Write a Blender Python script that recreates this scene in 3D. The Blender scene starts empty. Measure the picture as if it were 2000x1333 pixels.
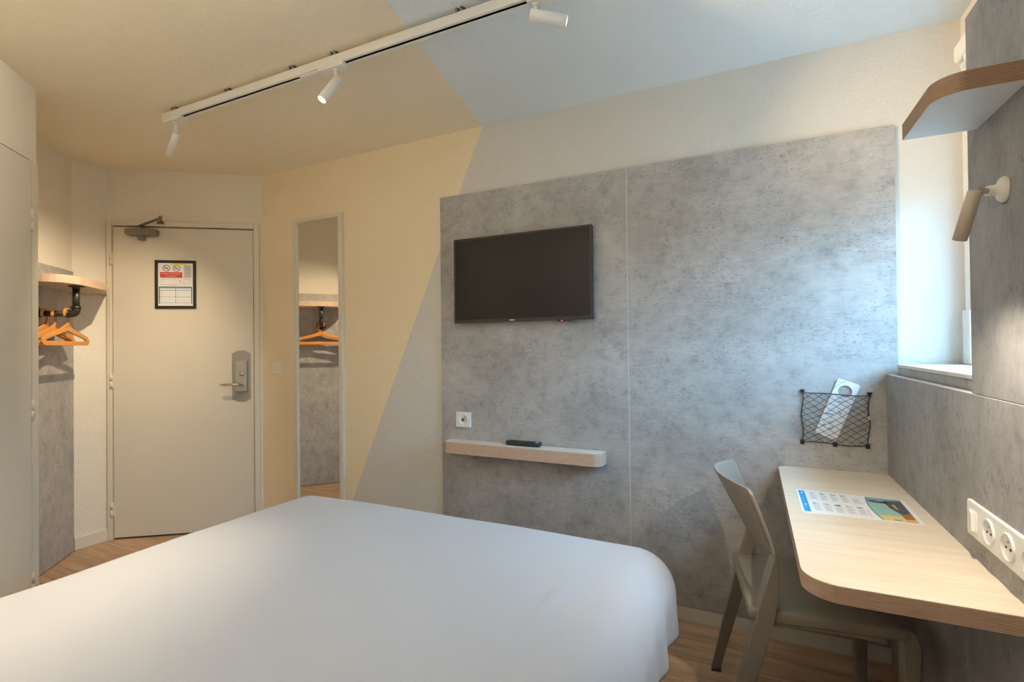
import bpy, bmesh, math, random
from mathutils import Vector, Matrix, noise
random.seed(7)
scene = bpy.context.scene
COL = scene.collection

# ------------------------------------------------------------------ camera
def make_camera():
    f, yaw, pit, rol = 980.0, math.radians(25.435), math.radians(.519), math.radians(-.637)
    c, s = math.cos(rol), math.sin(rol); cp, sp = math.cos(pit), math.sin(pit); cy, sy = math.cos(yaw), math.sin(yaw)
    W = lambda fz, x, up: Vector((-sy*fz + cy*x, cy*fz + sy*x, up))
    F, R, U = W(cp, 0, sp), W(-sp*s, c, cp*s), W(-sp*c, -s, cp*c)
    cam = bpy.data.cameras.new('camera'); o = bpy.data.objects.new('camera', cam); COL.objects.link(o)
    o.matrix_world = Matrix(((R.x, U.x, -F.x, 0), (R.y, U.y, -F.y, 0), (R.z, U.z, -F.z, 1.25), (0, 0, 0, 1)))
    cam.sensor_width = 36; cam.lens = f/2000*36; cam.clip_start = .02
    scene.camera = o
make_camera()

# ------------------------------------------------------------------ world, exposure, daylight
SKY_STRENGTH = 32.5
LAMP = 1.6
scene.view_settings.view_transform = 'Standard'
scene.view_settings.look = 'None'
scene.view_settings.gamma = 1
scene.view_settings.exposure = 0.10
scene.cycles.max_bounces = 14
scene.cycles.diffuse_bounces = 8
scene.cycles.sample_clamp_indirect = 6
world = bpy.data.worlds.new('sky'); scene.world = world; world.use_nodes = True
wn = world.node_tree; wn.nodes.clear()
w_out = wn.nodes.new('ShaderNodeOutputWorld'); w_bg = wn.nodes.new('ShaderNodeBackground')
w_tc = wn.nodes.new('ShaderNodeTexCoord'); w_sep = wn.nodes.new('ShaderNodeSeparateXYZ'); w_ramp = wn.nodes.new('ShaderNodeValToRGB')
wn.links.new(w_tc.outputs['Generated'], w_sep.inputs[0]); wn.links.new(w_sep.outputs['Z'], w_ramp.inputs[0])
w_ramp.color_ramp.elements[0].position = 0.0; w_ramp.color_ramp.elements[0].color = (.10, .11, .11, 1)
w_ramp.color_ramp.elements[1].position = .28; w_ramp.color_ramp.elements[1].color = (.335, .65, 1.0, 1)
wn.links.new(w_ramp.outputs[0], w_bg.inputs[0]); w_bg.inputs[1].default_value = SKY_STRENGTH
wn.links.new(w_bg.outputs[0], w_out.inputs[0])
# sampling aid for the window opening: a portal gives off no light of its own
pl = bpy.data.lights.new('window_portal', 'AREA'); pl.shape = 'RECTANGLE'; pl.size = .82; pl.size_y = 1.15
pl.cycles.is_portal = True
po = bpy.data.objects.new('window_portal', pl); COL.objects.link(po)
po.location = (.80, 1.735, 1.55); po.rotation_euler = (0, math.radians(90), 0)

# ------------------------------------------------------------------ measures of the room
D, H, RX = 2.394, 2.447, .473            # television wall, ceiling height, face of the desk wall boards
WX = .72                                 # window wall
YB = -.28                                # wall behind the bed head
O = Vector((-3.83, 1.652, 0)); w = Vector((.682, -.731, 0)); n = Vector((.731, .682, 0))
S = Vector((-3.83, 1.84, 0)); C0 = Vector((-3.05, D, 0)); dd = (C0 - S).normalized(); dn = Vector((dd.y, -dd.x, 0))
BC = Vector((-2.932, 1.132, 0))
def frame(o, x, y):
    z = Vector((0, 0, 1)); return Matrix(((x.x, y.x, 0, o.x), (x.y, y.y, 0, o.y), (0, 0, 1, o.z), (0, 0, 0, 1)))
F_DOOR = frame(S, dd, dn)                # x along the entry wall, y out into the room
F_CLOS = frame(O, w, n)
F_BATH = frame(BC, w, n)

# ------------------------------------------------------------------ materials
def mat(name, col=(.8, .8, .8), rough=.5, metal=0.0, spec=.5, emit=None, estr=0, coat=0):
    m = bpy.data.materials.new(name); m.use_nodes = True
    b = m.node_tree.nodes['Principled BSDF']
    b.inputs['Base Color'].default_value = (*col, 1); b.inputs['Roughness'].default_value = rough
    b.inputs['Metallic'].default_value = metal; b.inputs['Specular IOR Level'].default_value = spec
    b.inputs['Coat Weight'].default_value = coat
    if emit: b.inputs['Emission Color'].default_value = (*emit, 1); b.inputs['Emission Strength'].default_value = estr
    return m
def nd(m, t, **kw):
    x = m.node_tree.nodes.new(t)
    for k, v in kw.items():
        if k in x.inputs: x.inputs[k].default_value = v
        else: setattr(x, k, v)
    return x
def lk(m, a, b): m.node_tree.links.new(a, b)
def bsdf(m): return m.node_tree.nodes['Principled BSDF']
def coords(m, scale=(1, 1, 1), rot=(0, 0, 0)):
    tc = nd(m, 'ShaderNodeTexCoord'); mp = nd(m, 'ShaderNodeMapping')
    mp.inputs['Scale'].default_value = scale; mp.inputs['Rotation'].default_value = rot
    lk(m, tc.outputs['Object'], mp.inputs['Vector']); return mp.outputs['Vector']
def bump(m, height, strength, dist):
    b = nd(m, 'ShaderNodeBump', Strength=strength, Distance=dist); lk(m, height, b.inputs['Height']); lk(m, b.outputs[0], bsdf(m).inputs['Normal'])
def ramp(m, fac, stops):
    r = nd(m, 'ShaderNodeValToRGB'); e = r.color_ramp.elements
    while len(e) < len(stops): e.new(.5)
    for i, (p, c) in enumerate(stops): e[i].position = p; e[i].color = (*c, 1)
    lk(m, fac, r.inputs[0]); return r.outputs[0]
def mixc(m, fac, a, b, mode='MIX'):
    x = nd(m, 'ShaderNodeMix'); x.data_type = 'RGBA'; x.blend_type = mode
    for k, v in ((0, fac), (6, a), (7, b)):
        if hasattr(v, 'links'): lk(m, v, x.inputs[k])
        else: x.inputs[k].default_value = v if k == 0 else (*v, 1)
    return x.outputs[2]

def plaster(name, col, scale=85, strength=.6, dist=.005):
    m = mat(name, col, .85, spec=.25); v = coords(m)
    a = nd(m, 'ShaderNodeTexNoise', Scale=scale, Detail=3.0, Roughness=.55); lk(m, v, a.inputs['Vector'])
    bump(m, a.outputs[0], strength, dist); return m
def concrete(name, vertical=False, col=(.385, .37, .35)):
    m = mat(name, col, .55, spec=.3)
    k = lambda q: (q, q, q*1.01)
    # broad clouds, medium mottling, fine brushed grain and clustered dark pits
    a = nd(m, 'ShaderNodeTexNoise', Scale=1.0, Detail=6.0, Roughness=.6, Distortion=.3); lk(m, coords(m, (3.6, 3.6, 2.8) if vertical else (3.0, 3.6, 3.6)), a.inputs['Vector'])
    b = nd(m, 'ShaderNodeTexNoise', Scale=1.0, Detail=9.0, Roughness=.72); lk(m, coords(m, (17, 17, 13) if vertical else (15, 18, 17)), b.inputs['Vector'])
    g = nd(m, 'ShaderNodeTexNoise', Scale=1.0, Detail=3.0, Roughness=.6); lk(m, coords(m, (300, 300, 14) if vertical else (16, 300, 300)), g.inputs['Vector'])
    c = nd(m, 'ShaderNodeTexNoise', Scale=1.0, Detail=6.0, Roughness=.75); lk(m, coords(m, (100, 100, 60) if vertical else (60, 100, 95)), c.inputs['Vector'])
    d = nd(m, 'ShaderNodeTexNoise', Scale=5.0, Detail=4.0, Roughness=.6); lk(m, coords(m), d.inputs['Vector'])
    base = ramp(m, a.outputs[0], [(.30, tuple(x*.82 for x in col)), (.5, col), (.70, tuple(x*1.18 for x in col))])
    base = mixc(m, 1.0, base, ramp(m, b.outputs[0], [(.28, k(.66)), (.47, k(.97)), (.72, k(1.14))]), 'MULTIPLY')
    base = mixc(m, .6, base, ramp(m, g.outputs[0], [(.3, k(.84)), (.7, k(1.12))]), 'MULTIPLY')
    pits = ramp(m, c.outputs[0], [(.31, k(.40)), (.41, k(.76)), (.47, k(1.0))])
    sel = ramp(m, d.outputs[0], [(.40, (.05, .05, .05)), (.58, (.9, .9, .9))])
    base = mixc(m, 1.0, base, mixc(m, sel, (1, 1, 1), pits), 'MULTIPLY')
    lk(m, base, bsdf(m).inputs['Base Color']); return m
def plywood_edge(name, a, b, axis='Z', per=.0042):
    m = mat(name, a, .5, spec=.35)
    tc = nd(m, 'ShaderNodeTexCoord'); sp = nd(m, 'ShaderNodeSeparateXYZ'); lk(m, tc.outputs['Object'], sp.inputs[0])
    ns = nd(m, 'ShaderNodeTexNoise', Scale=14.0, Detail=3.0); lk(m, tc.outputs['Object'], ns.inputs['Vector'])
    mul = nd(m, 'ShaderNodeMath', operation='MULTIPLY_ADD'); lk(m, ns.outputs[0], mul.inputs[0]); mul.inputs[1].default_value = .0012; lk(m, sp.outputs[axis], mul.inputs[2])
    dv = nd(m, 'ShaderNodeMath', operation='DIVIDE'); lk(m, mul.outputs[0], dv.inputs[0]); dv.inputs[1].default_value = per
    pp = nd(m, 'ShaderNodeMath', operation='PINGPONG'); lk(m, dv.outputs[0], pp.inputs[0]); pp.inputs[1].default_value = .5
    sc = nd(m, 'ShaderNodeMath', operation='MULTIPLY'); lk(m, pp.outputs[0], sc.inputs[0]); sc.inputs[1].default_value = 2.0
    cc = ramp(m, sc.outputs[0], [(.25, b), (.65, a)])
    n2 = nd(m, 'ShaderNodeTexNoise', Scale=1.0, Detail=4.0); lk(m, coords(m, (25, 25, 400)), n2.inputs['Vector'])
    cc = mixc(m, .5, cc, ramp(m, n2.outputs[0], [(.3, (.6, .6, .6)), (.6, (1.1, 1.1, 1.1))]), 'MULTIPLY')
    lk(m, cc, bsdf(m).inputs['Base Color']); return m
def woodtop(name, a, b, scale=(4, 40, 40)):
    m = mat(name, a, .42, spec=.4); x = nd(m, 'ShaderNodeTexNoise', Scale=1.0, Detail=6.0, Roughness=.6, Distortion=.6); lk(m, coords(m, scale), x.inputs['Vector'])
    lk(m, ramp(m, x.outputs[0], [(.3, b), (.6, a)]), bsdf(m).inputs['Base Color']); return m
def floor_mat():
    m = mat('wood_floor', (.4, .25, .14), .45, spec=.35)
    v = coords(m, (1, 1, 1), (0, 0, 0))
    br = nd(m, 'ShaderNodeTexBrick', Scale=1.0); lk(m, v, br.inputs['Vector'])
    br.inputs['Mortar Size'].default_value = .0012; br.inputs['Brick Width'].default_value = 1.1; br.inputs['Row Height'].default_value = .15
    br.inputs['Color1'].default_value = (.55, .37, .24, 1); br.inputs['Color2'].default_value = (.45, .29, .18, 1); br.inputs['Mortar'].default_value = (.16, .09, .05, 1)
    g = nd(m, 'ShaderNodeTexNoise', Scale=1.0, Detail=8.0, Roughness=.65, Distortion=.8); lk(m, coords(m, (2.2, 34, 34)), g.inputs['Vector'])
    c = mixc(m, .85, br.outputs[0], ramp(m, g.outputs[0], [(.3, (.62, .60, .58)), (.52, (1.0, 1.0, 1.0)), (.7, (1.25, 1.25, 1.25))]), 'MULTIPLY')
    lk(m, c, bsdf(m).inputs['Base Color']); return m
def fabric(name, col):
    m = mat(name, col, .9, spec=.15); bsdf(m).inputs['Sheen Weight'].default_value = .15
    a = nd(m, 'ShaderNodeTexNoise', Scale=5.0, Detail=4.0, Roughness=.5); lk(m, coords(m), a.inputs['Vector'])
    bump(m, a.outputs[0], .12, .03); return m

M = {}
M['cream'] = plaster('cream_plaster', (.86, .74, .53))
M['cream_ceiling'] = plaster('cream_ceiling_plaster', (.86, .78, .62), 95, .65, .005)
M['grey'] = plaster('pale_grey_plaster', (.66, .64, .60), 85, .7, .005)
M['grey_ceiling'] = plaster('pale_grey_ceiling_plaster', (.78, .84, .88), 95, .65, .005)
M['white'] = plaster('white_plaster', (.80, .74, .63), 70, .8, .006)
M['white_right'] = plaster('white_window_plaster', (.82, .79, .74), 95, .9, .006)
M['paint'] = mat('satin_white_paint', (.72, .66, .55), .45, spec=.35)
M['paint_grey'] = mat('pale_grey_paint', (.66, .64, .58), .5, spec=.3)
M['gap'] = mat('dark_gap', (.05, .035, .02), .9)
M['concrete'] = concrete('concrete_laminate')
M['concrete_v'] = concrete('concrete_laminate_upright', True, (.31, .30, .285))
M['concrete_closet'] = concrete('concrete_laminate_closet', True, (.42, .395, .365))
M['floor'] = floor_mat()
M['ply'] = plywood_edge('plywood_edge', (.56, .38, .27), (.36, .22, .14))
M['ply_dark'] = plywood_edge('plywood_edge_brown', (.36, .215, .13), (.22, .125, .07))
M['ply_pale'] = plywood_edge('plywood_edge_pale', (.64, .46, .34), (.50, .34, .24), per=.006)
M['desktop'] = woodtop('pale_birch_laminate', (.80, .70, .56), (.72, .60, .45))
M['shelftop'] = woodtop('whitened_oak_laminate', (.80, .73, .65), (.72, .63, .54))
M['shelfwhite'] = mat('white_laminate', (.78, .77, .76), .4, spec=.3)
M['closetwood'] = woodtop('closet_shelf_laminate', (.66, .50, .34), (.56, .40, .26))
M['white_metal'] = mat('white_coated_metal', (.82, .80, .76), .4, spec=.4)
M['taupe_metal'] = mat('taupe_coated_metal', (.56, .47, .36), .45, spec=.4)
M['zinc'] = mat('zinc_plated_steel', (.30, .33, .28), .45, .7)
M['black_slot'] = mat('dark_slot', (.045, .03, .02), .6)
M['lens'] = mat('lit_lens', (1, .9, .7), .4, emit=(1, .80, .52), estr=40)
M['tv_frame'] = mat('dark_plastic', (.022, .018, .014), .42, spec=.45)
M['tv_screen'] = mat('black_screen', (.007, .006, .0055), .22, spec=.25)
M['black'] = mat('black_plastic', (.012, .012, .013), .4, spec=.5)
M['rubber'] = mat('black_rubber', (.03, .03, .032), .6)
M['silver'] = mat('silver_print', (.55, .55, .55), .4, .3)
M['red_led'] = mat('red_standby_light', (.8, .05, .05), .4, emit=(1, .08, .06), estr=2.5)
M['white_plastic'] = mat('white_plastic', (.82, .81, .78), .35, spec=.45)
M['ivory_plastic'] = mat('ivory_plastic', (.86, .79, .69), .4, spec=.4)
M['hole'] = mat('dark_socket_hole', (.05, .03, .025), .7)
M['steel'] = mat('brushed_steel', (.52, .49, .45), .38, .85)
M['steel_plate'] = mat('satin_steel_plate', (.40, .37, .34), .5, .55)
M['chrome'] = mat('chrome', (.75, .72, .68), .15, 1)
M['closer'] = mat('grey_brown_coated_metal', (.22, .19, .15), .5, .3)
M['mirror'] = mat('mirror_silver', (.90, .90, .87), .005, 1)
M['pipe'] = mat('dark_iron_pipe', (.075, .072, .062), .38, .75)
M['orange'] = mat('orange_brown_plastic', (.66, .27, .055), .38, spec=.45)
M['duvet'] = fabric('white_cotton', (.60, .61, .655))
M['mattress'] = fabric('mattress_ticking', (.7, .68, .64))
M['bed_base'] = fabric('grey_bed_base_fabric', (.16, .15, .15))
M['chair'] = mat('taupe_plastic', (.255, .22, .18), .42, spec=.4)
M['foot'] = mat('dark_foot_cap', (.05, .045, .04), .6)
M['cord'] = mat('black_cord', (.012, .013, .018), .7)
M['paper'] = mat('white_card', (.85, .85, .86), .45, spec=.3)
M['blue'] = mat('blue_print', (.02, .33, .72), .5)
M['teal'] = mat('teal_print', (.05, .30, .34), .5)
M['sea'] = mat('pale_teal_print', (.30, .50, .45), .5)
M['sand'] = mat('yellow_print', (.72, .55, .20), .5)
M['ochre'] = mat('ochre_print', (.70, .42, .12), .5)
M['dusk'] = mat('dark_slate_print', (.08, .08, .10), .5)
M['brick'] = mat('red_brown_print', (.33, .12, .07), .5)
M['skyprint'] = mat('blue_grey_print', (.20, .36, .46), .5)
M['greyprint'] = mat('grey_print', (.42, .45, .50), .6)
M['palegrey'] = mat('pale_grey_print', (.58, .56, .52), .6)
M['navy'] = mat('navy_print', (.05, .12, .26), .6)
M['red'] = mat('red_print', (.62, .06, .045), .6)
M['darkred'] = mat('dark_red_print', (.30, .03, .03), .6)
M['yellow'] = mat('yellow_header_print', (.75, .68, .06), .6)
M['pinkprint'] = mat('pink_print', (.72, .42, .36), .6)
M['tealbar'] = mat('blue_green_print', (.07, .22, .28), .6)
M['glass'] = None
g = bpy.data.materials.new('window_glass'); g.use_nodes = True; g.node_tree.nodes.clear()
go = g.node_tree.nodes.new('ShaderNodeOutputMaterial'); gt = g.node_tree.nodes.new('ShaderNodeBsdfTransparent'); gg = g.node_tree.nodes.new('ShaderNodeBsdfGlossy'); gm = g.node_tree.nodes.new('ShaderNodeMixShader')
gt.inputs[0].default_value = (.94, .97, .97, 1); gg.inputs['Roughness'].default_value = .02; gm.inputs[0].default_value = .07
g.node_tree.links.new(gt.outputs[0], gm.inputs[1]); g.node_tree.links.new(gg.outputs[0], gm.inputs[2]); g.node_tree.links.new(gm.outputs[0], go.inputs[0]); M['glass'] = g
M['blind'] = mat('white_blind', (.85, .83, .80), .6)

# ------------------------------------------------------------------ mesh building
class MB:
    """collects shapes, links them as one mesh object"""
    def __init__(s, fr=None): s.v = []; s.f = []; s.m = []; s.sm = []; s.fr = fr or Matrix()
    def add(s, vs, fs, mi=0, smooth=False):
        k = len(s.v); s.v += [s.fr @ Vector(v) for v in vs]
        for q in fs: s.f.append([i + k for i in q]); s.m.append(mi); s.sm.append(smooth)
    def box(s, x0, x1, y0, y1, z0, z1, mi=0, rot=None):
        vs = [Vector((x, y, z)) for z in (z0, z1) for y in (y0, y1) for x in (x0, x1)]
        if rot:
            c = Vector(((x0+x1)/2, (y0+y1)/2, (z0+z1)/2)); vs = [c + rot @ (v - c) for v in vs]
        s.add(vs, [(0, 2, 3, 1), (4, 5, 7, 6), (0, 1, 5, 4), (2, 6, 7, 3), (0, 4, 6, 2), (1, 3, 7, 5)], mi)
    def prism(s, pts, d, mi=0, mi_cap=None, mi_top=None):
        """pts: 3D outline in one plane, swept by vector d"""
        N = len(pts); d = Vector(d); pts = [Vector(p) for p in pts]
        vs = pts + [p + d for p in pts]
        cap = mi if mi_cap is None else mi_cap; top = cap if mi_top is None else mi_top
        s.add(vs, [tuple(range(N))[::-1]], cap); k = len(s.v) - 2*N
        s.f.append([k + N + i for i in range(N)]); s.m.append(top); s.sm.append(False)
        for i in range(N):
            j = (i+1) % N; s.f.append([k+i, k+j, k+N+j, k+N+i]); s.m.append(mi); s.sm.append(False)
    def tube(s, path, r, seg=10, mi=0, cap=True, closed=False):
        path = [Vector(p) for p in path]; rr = r if isinstance(r, (list, tuple)) else [r]*len(path)
        N = len(path); vs = []; prev = None
        for i, p in enumerate(path):
            t = (path[(i+1) % N] - path[i-1]) if closed or 0 < i < N-1 else (path[1]-path[0] if i == 0 else path[-1]-path[-2])
            t.normalize()
            if prev is None:
                a = t.cross(Vector((0, 0, 1)));  a = t.cross(Vector((1, 0, 0))) if a.length < .05 else a
            else: a = prev - t*prev.dot(t)
            a.normalize(); b = t.cross(a); prev = a
            vs += [p + (a*math.cos(2*math.pi*k/seg) + b*math.sin(2*math.pi*k/seg))*rr[i] for k in range(seg)]
        fs = []
        for i in range(N if closed else N-1):
            j = (i+1) % N
            fs += [(i*seg+k, i*seg+(k+1) % seg, j*seg+(k+1) % seg, j*seg+k) for k in range(seg)]
        s.add(vs, fs, mi, True)
        if cap and not closed:
            k = len(s.v) - len(vs)
            s.f.append([k+i for i in range(seg)][::-1]); s.m.append(mi); s.sm.append(False)
            s.f.append([k+(N-1)*seg+i for i in range(seg)]); s.m.append(mi); s.sm.append(False)
    def cyl(s, p0, p1, r0, r1=None, seg=24, mi=0): s.tube([p0, p1], [r0, r0 if r1 is None else r1], seg, mi)
    def lathe(s, o, axis, prof, seg=28, mi=0):
        """prof: (distance along the axis, radius)"""
        o = Vector(o); t = Vector(axis).normalized(); a = t.orthogonal().normalized(); b = t.cross(a)
        vs = [o + t*h + (a*math.cos(2*math.pi*k/seg)+b*math.sin(2*math.pi*k/seg))*max(r, 1e-5) for h, r in prof for k in range(seg)]
        fs = [(i*seg+k, i*seg+(k+1) % seg, (i+1)*seg+(k+1) % seg, (i+1)*seg+k) for i in range(len(prof)-1) for k in range(seg)]
        s.add(vs, fs, mi, True)
    def loft(s, rings, mi=0, smooth=True, cap=True, closed=False):
        k = len(rings[0]); vs = [v for r in rings for v in r]
        fs = [(i*k+j, i*k+(j+1) % k, (i+1)*k+(j+1) % k, (i+1)*k+j) for i in range(len(rings)-1) for j in range(k)]
        s.add(vs, fs, mi, smooth)
        if cap:
            b = len(s.v)-len(vs)
            s.f.append([b+i for i in range(k)][::-1]); s.m.append(mi); s.sm.append(False)
            s.f.append([b+(len(rings)-1)*k+i for i in range(k)]); s.m.append(mi); s.sm.append(False)
    def text(s, body, size, o, x, y, mi=0, align='CENTER', depth=.0003):
        cu = bpy.data.curves.new('t', 'FONT'); cu.body = body; cu.size = size; cu.align_x = align; cu.align_y = 'CENTER'; cu.extrude = depth
        ob = bpy.data.objects.new('t', cu); COL.objects.link(ob)
        dg = bpy.context.evaluated_depsgraph_get(); me = bpy.data.meshes.new_from_object(ob.evaluated_get(dg))
        x, y, o = Vector(x), Vector(y), Vector(o); z = x.cross(y)
        s.add([o + x*v.co.x + y*v.co.y + z*v.co.z for v in me.vertices], [tuple(p.vertices) for p in me.polygons], mi)
        bpy.data.objects.remove(ob); bpy.data.curves.remove(cu); bpy.data.meshes.remove(me)
    def build(s, name, mats, parent=None, bevel=0, seg=2, origin=None, subsurf=0, auto=False, recalc=True):
        """origin in world space; with a parent the mesh keeps the parent's frame"""
        if isinstance(mats, str): mats = [mats]
        if parent is not None:
            P = parent; mw = Matrix()
            while P is not None: mw = P.matrix_basis @ mw; P = P.parent
            inv = mw.inverted(); loc = Vector()
        else:
            loc = Vector(origin) if origin is not None else Vector(); inv = Matrix.Translation(-loc)
        me = bpy.data.meshes.new(name); me.from_pydata([inv @ v for v in s.v], [], s.f)
        for mm in mats: me.materials.append(M[mm])
        for p, mi, sm in zip(me.polygons, s.m, s.sm): p.material_index = mi; p.use_smooth = sm
        if recalc:
            bm = bmesh.new(); bm.from_mesh(me); bmesh.ops.recalc_face_normals(bm, faces=bm.faces); bm.to_mesh(me); bm.free()
        o = bpy.data.objects.new(name, me); COL.objects.link(o); o.location = loc
        if parent is not None: o.parent = parent
        if bevel:
            md = o.modifiers.new('edge', 'BEVEL'); md.width = bevel; md.segments = seg; md.limit_method = 'ANGLE'; md.angle_limit = math.radians(40)
        if subsurf:
            md = o.modifiers.new('smooth', 'SUBSURF'); md.levels = subsurf; md.render_levels = subsurf
        return o
def tag(o, label=None, cat=None, group=None, kind=None):
    if label: o['label'] = label
    if cat: o['category'] = cat
    if group: o['group'] = group
    if kind: o['kind'] = kind
    return o
def thing(name, label, cat, loc=(0, 0, 0), group=None, fr=None, kind=None):
    o = bpy.data.objects.new(name, None); COL.objects.link(o); o.empty_display_size = .05
    if fr is not None: o.matrix_basis = fr @ Matrix.Translation(Vector(loc))
    else: o.location = loc
    return tag(o, label, cat, group, kind)
def struct(name, mb, mats, bevel=0, label=None, cat=None): 
    return tag(mb.build(name, mats, bevel=bevel), label, cat, kind='structure')
def rrect(x0, x1, y0, y1, r, seg=6):
    """rounded rectangle outline in 2D; r may be four radii (x0y0, x1y0, x1y1, x0y1)"""
    r = r if isinstance(r, (list, tuple)) else [r]*4; out = []
    for (cx, cy, a0), q in zip(((x0, y0, 180), (x1, y0, 270), (x1, y1, 0), (x0, y1, 90)), r):
        sx = 1 if cx == x0 else -1; sy = 1 if cy == y0 else -1
        if q <= 0: out.append((cx, cy)); continue
        for k in range(seg+1):
            a = math.radians(a0 + 90*k/seg); out.append((cx + sx*q + q*math.cos(a), cy + sy*q + q*math.sin(a)))
    return out
def ring2(cx, cy, r, seg=24): return [(cx + r*math.cos(2*math.pi*k/seg), cy + r*math.sin(2*math.pi*k/seg)) for k in range(seg)]

# ================================================================== SETTING
mb = MB(); mb.box(-4.3, 1.1, -.45, 2.7, -.08, 0); struct('floor', mb, 'floor')
bx = lambda y: -1.117 - (y - 1.373)*.1846          # the painted edge across the ceiling
mb = MB()
mb.prism([(-4.3, -.45, H), (bx(-.45), -.45, H), (bx(2.7), 2.7, H), (-4.3, 2.7, H)], (0, 0, .1), 0)
mb.prism([(bx(-.45), -.45, H), (1.1, -.45, H), (1.1, 2.7, H), (bx(2.7), 2.7, H)], (0, 0, .1), 1)
struct('ceiling', mb, ['cream_ceiling', 'grey_ceiling'])
mb = MB(); top, bot = (-1.302, D, H), (-2.378, D, 0)
mb.prism([(-3.5, D, 0), bot, top, (-3.5, D, H)], (0, .12, 0), 0)
mb.prism([bot, (.97, D, 0), (.97, D, H), top], (0, .12, 0), 1)
struct('wall_front', mb, ['cream', 'grey'])
mb = MB()                                           # window wall with its opening
wy0, wy1, wz0, wz1 = 1.16, 2.31, 1.14, 1.96
mb.box(WX, .97, YB-.1, D, 0, wz0); mb.box(WX, .97, YB-.1, D, wz1, H); mb.box(WX, .97, YB-.1, wy0, wz0, wz1); mb.box(WX, .97, wy1, D, wz0, wz1)
struct('wall_right', mb, 'white_right')
mb = MB(); mb.box(-4.1, WX, YB-.12, YB, 0, H); struct('wall_rear', mb, 'grey')
mb = MB(); mb.box(-3.95, O.x, O.y-.12, S.y+.02, 0, H); struct('wall_left', mb, 'white')
mb = MB(F_CLOS); mb.box(-.05, 1.02, -.1, 0, 0, H); struct('wall_closet', mb, 'white')
e1 = BC + w*.72
mb = MB(); mb.prism([BC, e1, (e1.x, YB, 0), (-4.0, YB, 0), tuple(O + w*1.02 - n*.1), tuple(O + w*.992)], (0, 0, H)); struct('wall_bathroom', mb, 'white')
mb = MB(F_DOOR)
mb.box(-.1, .02, -.12, 0, 0, H); mb.box(.925, 1.05, -.12, 0, 0, H); mb.box(.02, .925, -.12, 0, 2.085, H); struct('wall_entry', mb, 'white')

# cladding boards, grey concrete look
mb = MB(); mb.box(-1.573, -.525, D-.013, D, .066, 2.088); mb.box(-.5249, -.5211, D-.0128, D, .066, 2.088, 1); struct('wall_panel', mb, ['concrete', 'palegrey'], 0, 'left grey concrete-look wall board, behind the television', 'wall panel')
mb = MB(); mb.box(-.521, .512, D-.013, D, .066, 2.088); struct('wall_panel', mb, 'concrete', .001, 'right grey concrete-look wall board on the television wall, behind the chair', 'wall panel')
mb = MB(); mb.box(RX, RX+.02, YB, D-.014, .012, 1.122, 0); mb.box(RX+.0005, RX+.0195, YB, D-.014, 1.122, 1.1235, 1); mb.box(RX+.0005, RX+.0195, YB, D-.014, .0105, .012, 1)
struct('wall_panel', mb, ['concrete_v', 'white_plastic'], 0, 'low grey concrete-look wall board beside the desk', 'wall panel')
mb = MB(); mb.box(RX, RX+.02, YB, 1.545, 1.1245, 2.019); struct('wall_panel', mb, 'concrete_v', .001, 'high grey concrete-look wall board behind the wall lamp', 'wall panel')
mb = MB(F_CLOS); mb.box(.012, .985, 0, .012, .004, 1.742); struct('wall_panel', mb, 'concrete_closet', .001, 'grey concrete-look wall board behind the coat hangers', 'wall panel')

# baseboards
mb = MB(); mb.box(-1.573, .70, D-.010, D, 0, .064); mb.box(-3.03, -1.576, D-.012, D, 0, .075); struct('baseboard_front', mb, 'paint_grey', .002)
mb = MB(); mb.box(O.x, O.x+.012, O.y+.004, S.y-.006, 0, .078); struct('baseboard_left', mb, 'paint', .003)
mb = MB(); mb.box(WX-.012, WX, YB, D-.014, 0, .07); struct('baseboard_right', mb, 'paint', .003)

# ---- entry door
d1 = thing('door_1', 'cream entry door with a framed notice and steel lock', 'door', fr=F_DOOR, kind='structure')
mb = MB(F_DOOR); mb.box(.005, .033, -.05, .016, 0, 2.108); mb.box(.907, .942, -.05, .016, 0, 2.108); mb.box(.033, .907, -.05, .016, 2.074, 2.108); mb.build('door_frame', 'paint', d1, .003)
mb = MB(F_DOOR); mb.box(.037, .901, -.045, .002, .012, 2.067); mb.build('door_leaf', 'paint', d1, .002)
mb = MB(F_DOOR); mb.box(.033, .907, -.055, -.03, 0, 2.074); mb.build('shadow_gap', 'gap', d1)  # dark sheet behind the leaf, paints the shade in its gap
for z in (1.855, 1.045, .20):
    mb = MB(F_DOOR); mb.cyl((.032, .018, z-.045), (.032, .018, z-.001), .0065, seg=14); mb.cyl((.032, .018, z+.001), (.032, .018, z+.045), .0065, seg=14)
    mb.box(.020, .040, .0, .017, z-.045, z+.045); mb.build('hinge', 'paint', d1)
mb = MB(F_DOOR)                                                     # long plate with bowed ends
pr = [(.762, 1.215), (.80, 1.236), (.842, 1.236), (.880, 1.215), (.880, .905), (.842, .886), (.80, .886), (.762, .905)]
mb.prism([(x, .002, z) for x, z in pr], (0, .004, 0)); lp = mb.build('lock_plate', 'steel_plate', d1, .002)
mb = MB(F_DOOR); mb.box(.785, .862, .006, .026, .955, 1.165); mb.build('lock_case', 'steel', lp, .006, 3)
mb = MB(F_DOOR); mb.lathe((.832, .026, 1.078), (0, 1, 0), [(0, .016), (.008, .015), (.010, .010), (.016, .009), (.016, 0)]); mb.build('thumb_turn', 'chrome', lp)
mb = MB(F_DOOR); mb.lathe((.828, .026, 1.008), (0, 1, 0), [(0, .014), (.012, .012), (.04, .010)])
mb.tube([(.828, .066, 1.008), (.815, .071, 1.008), (.78, .073, 1.009), (.735, .072, 1.009), (.712, .066, 1.007)], [.0105, .0105, .0095, .009, .008], 14); mb.build('door_handle', 'chrome', lp)
mb = MB(F_DOOR)                                                     # hydraulic closer on the leaf
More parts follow.
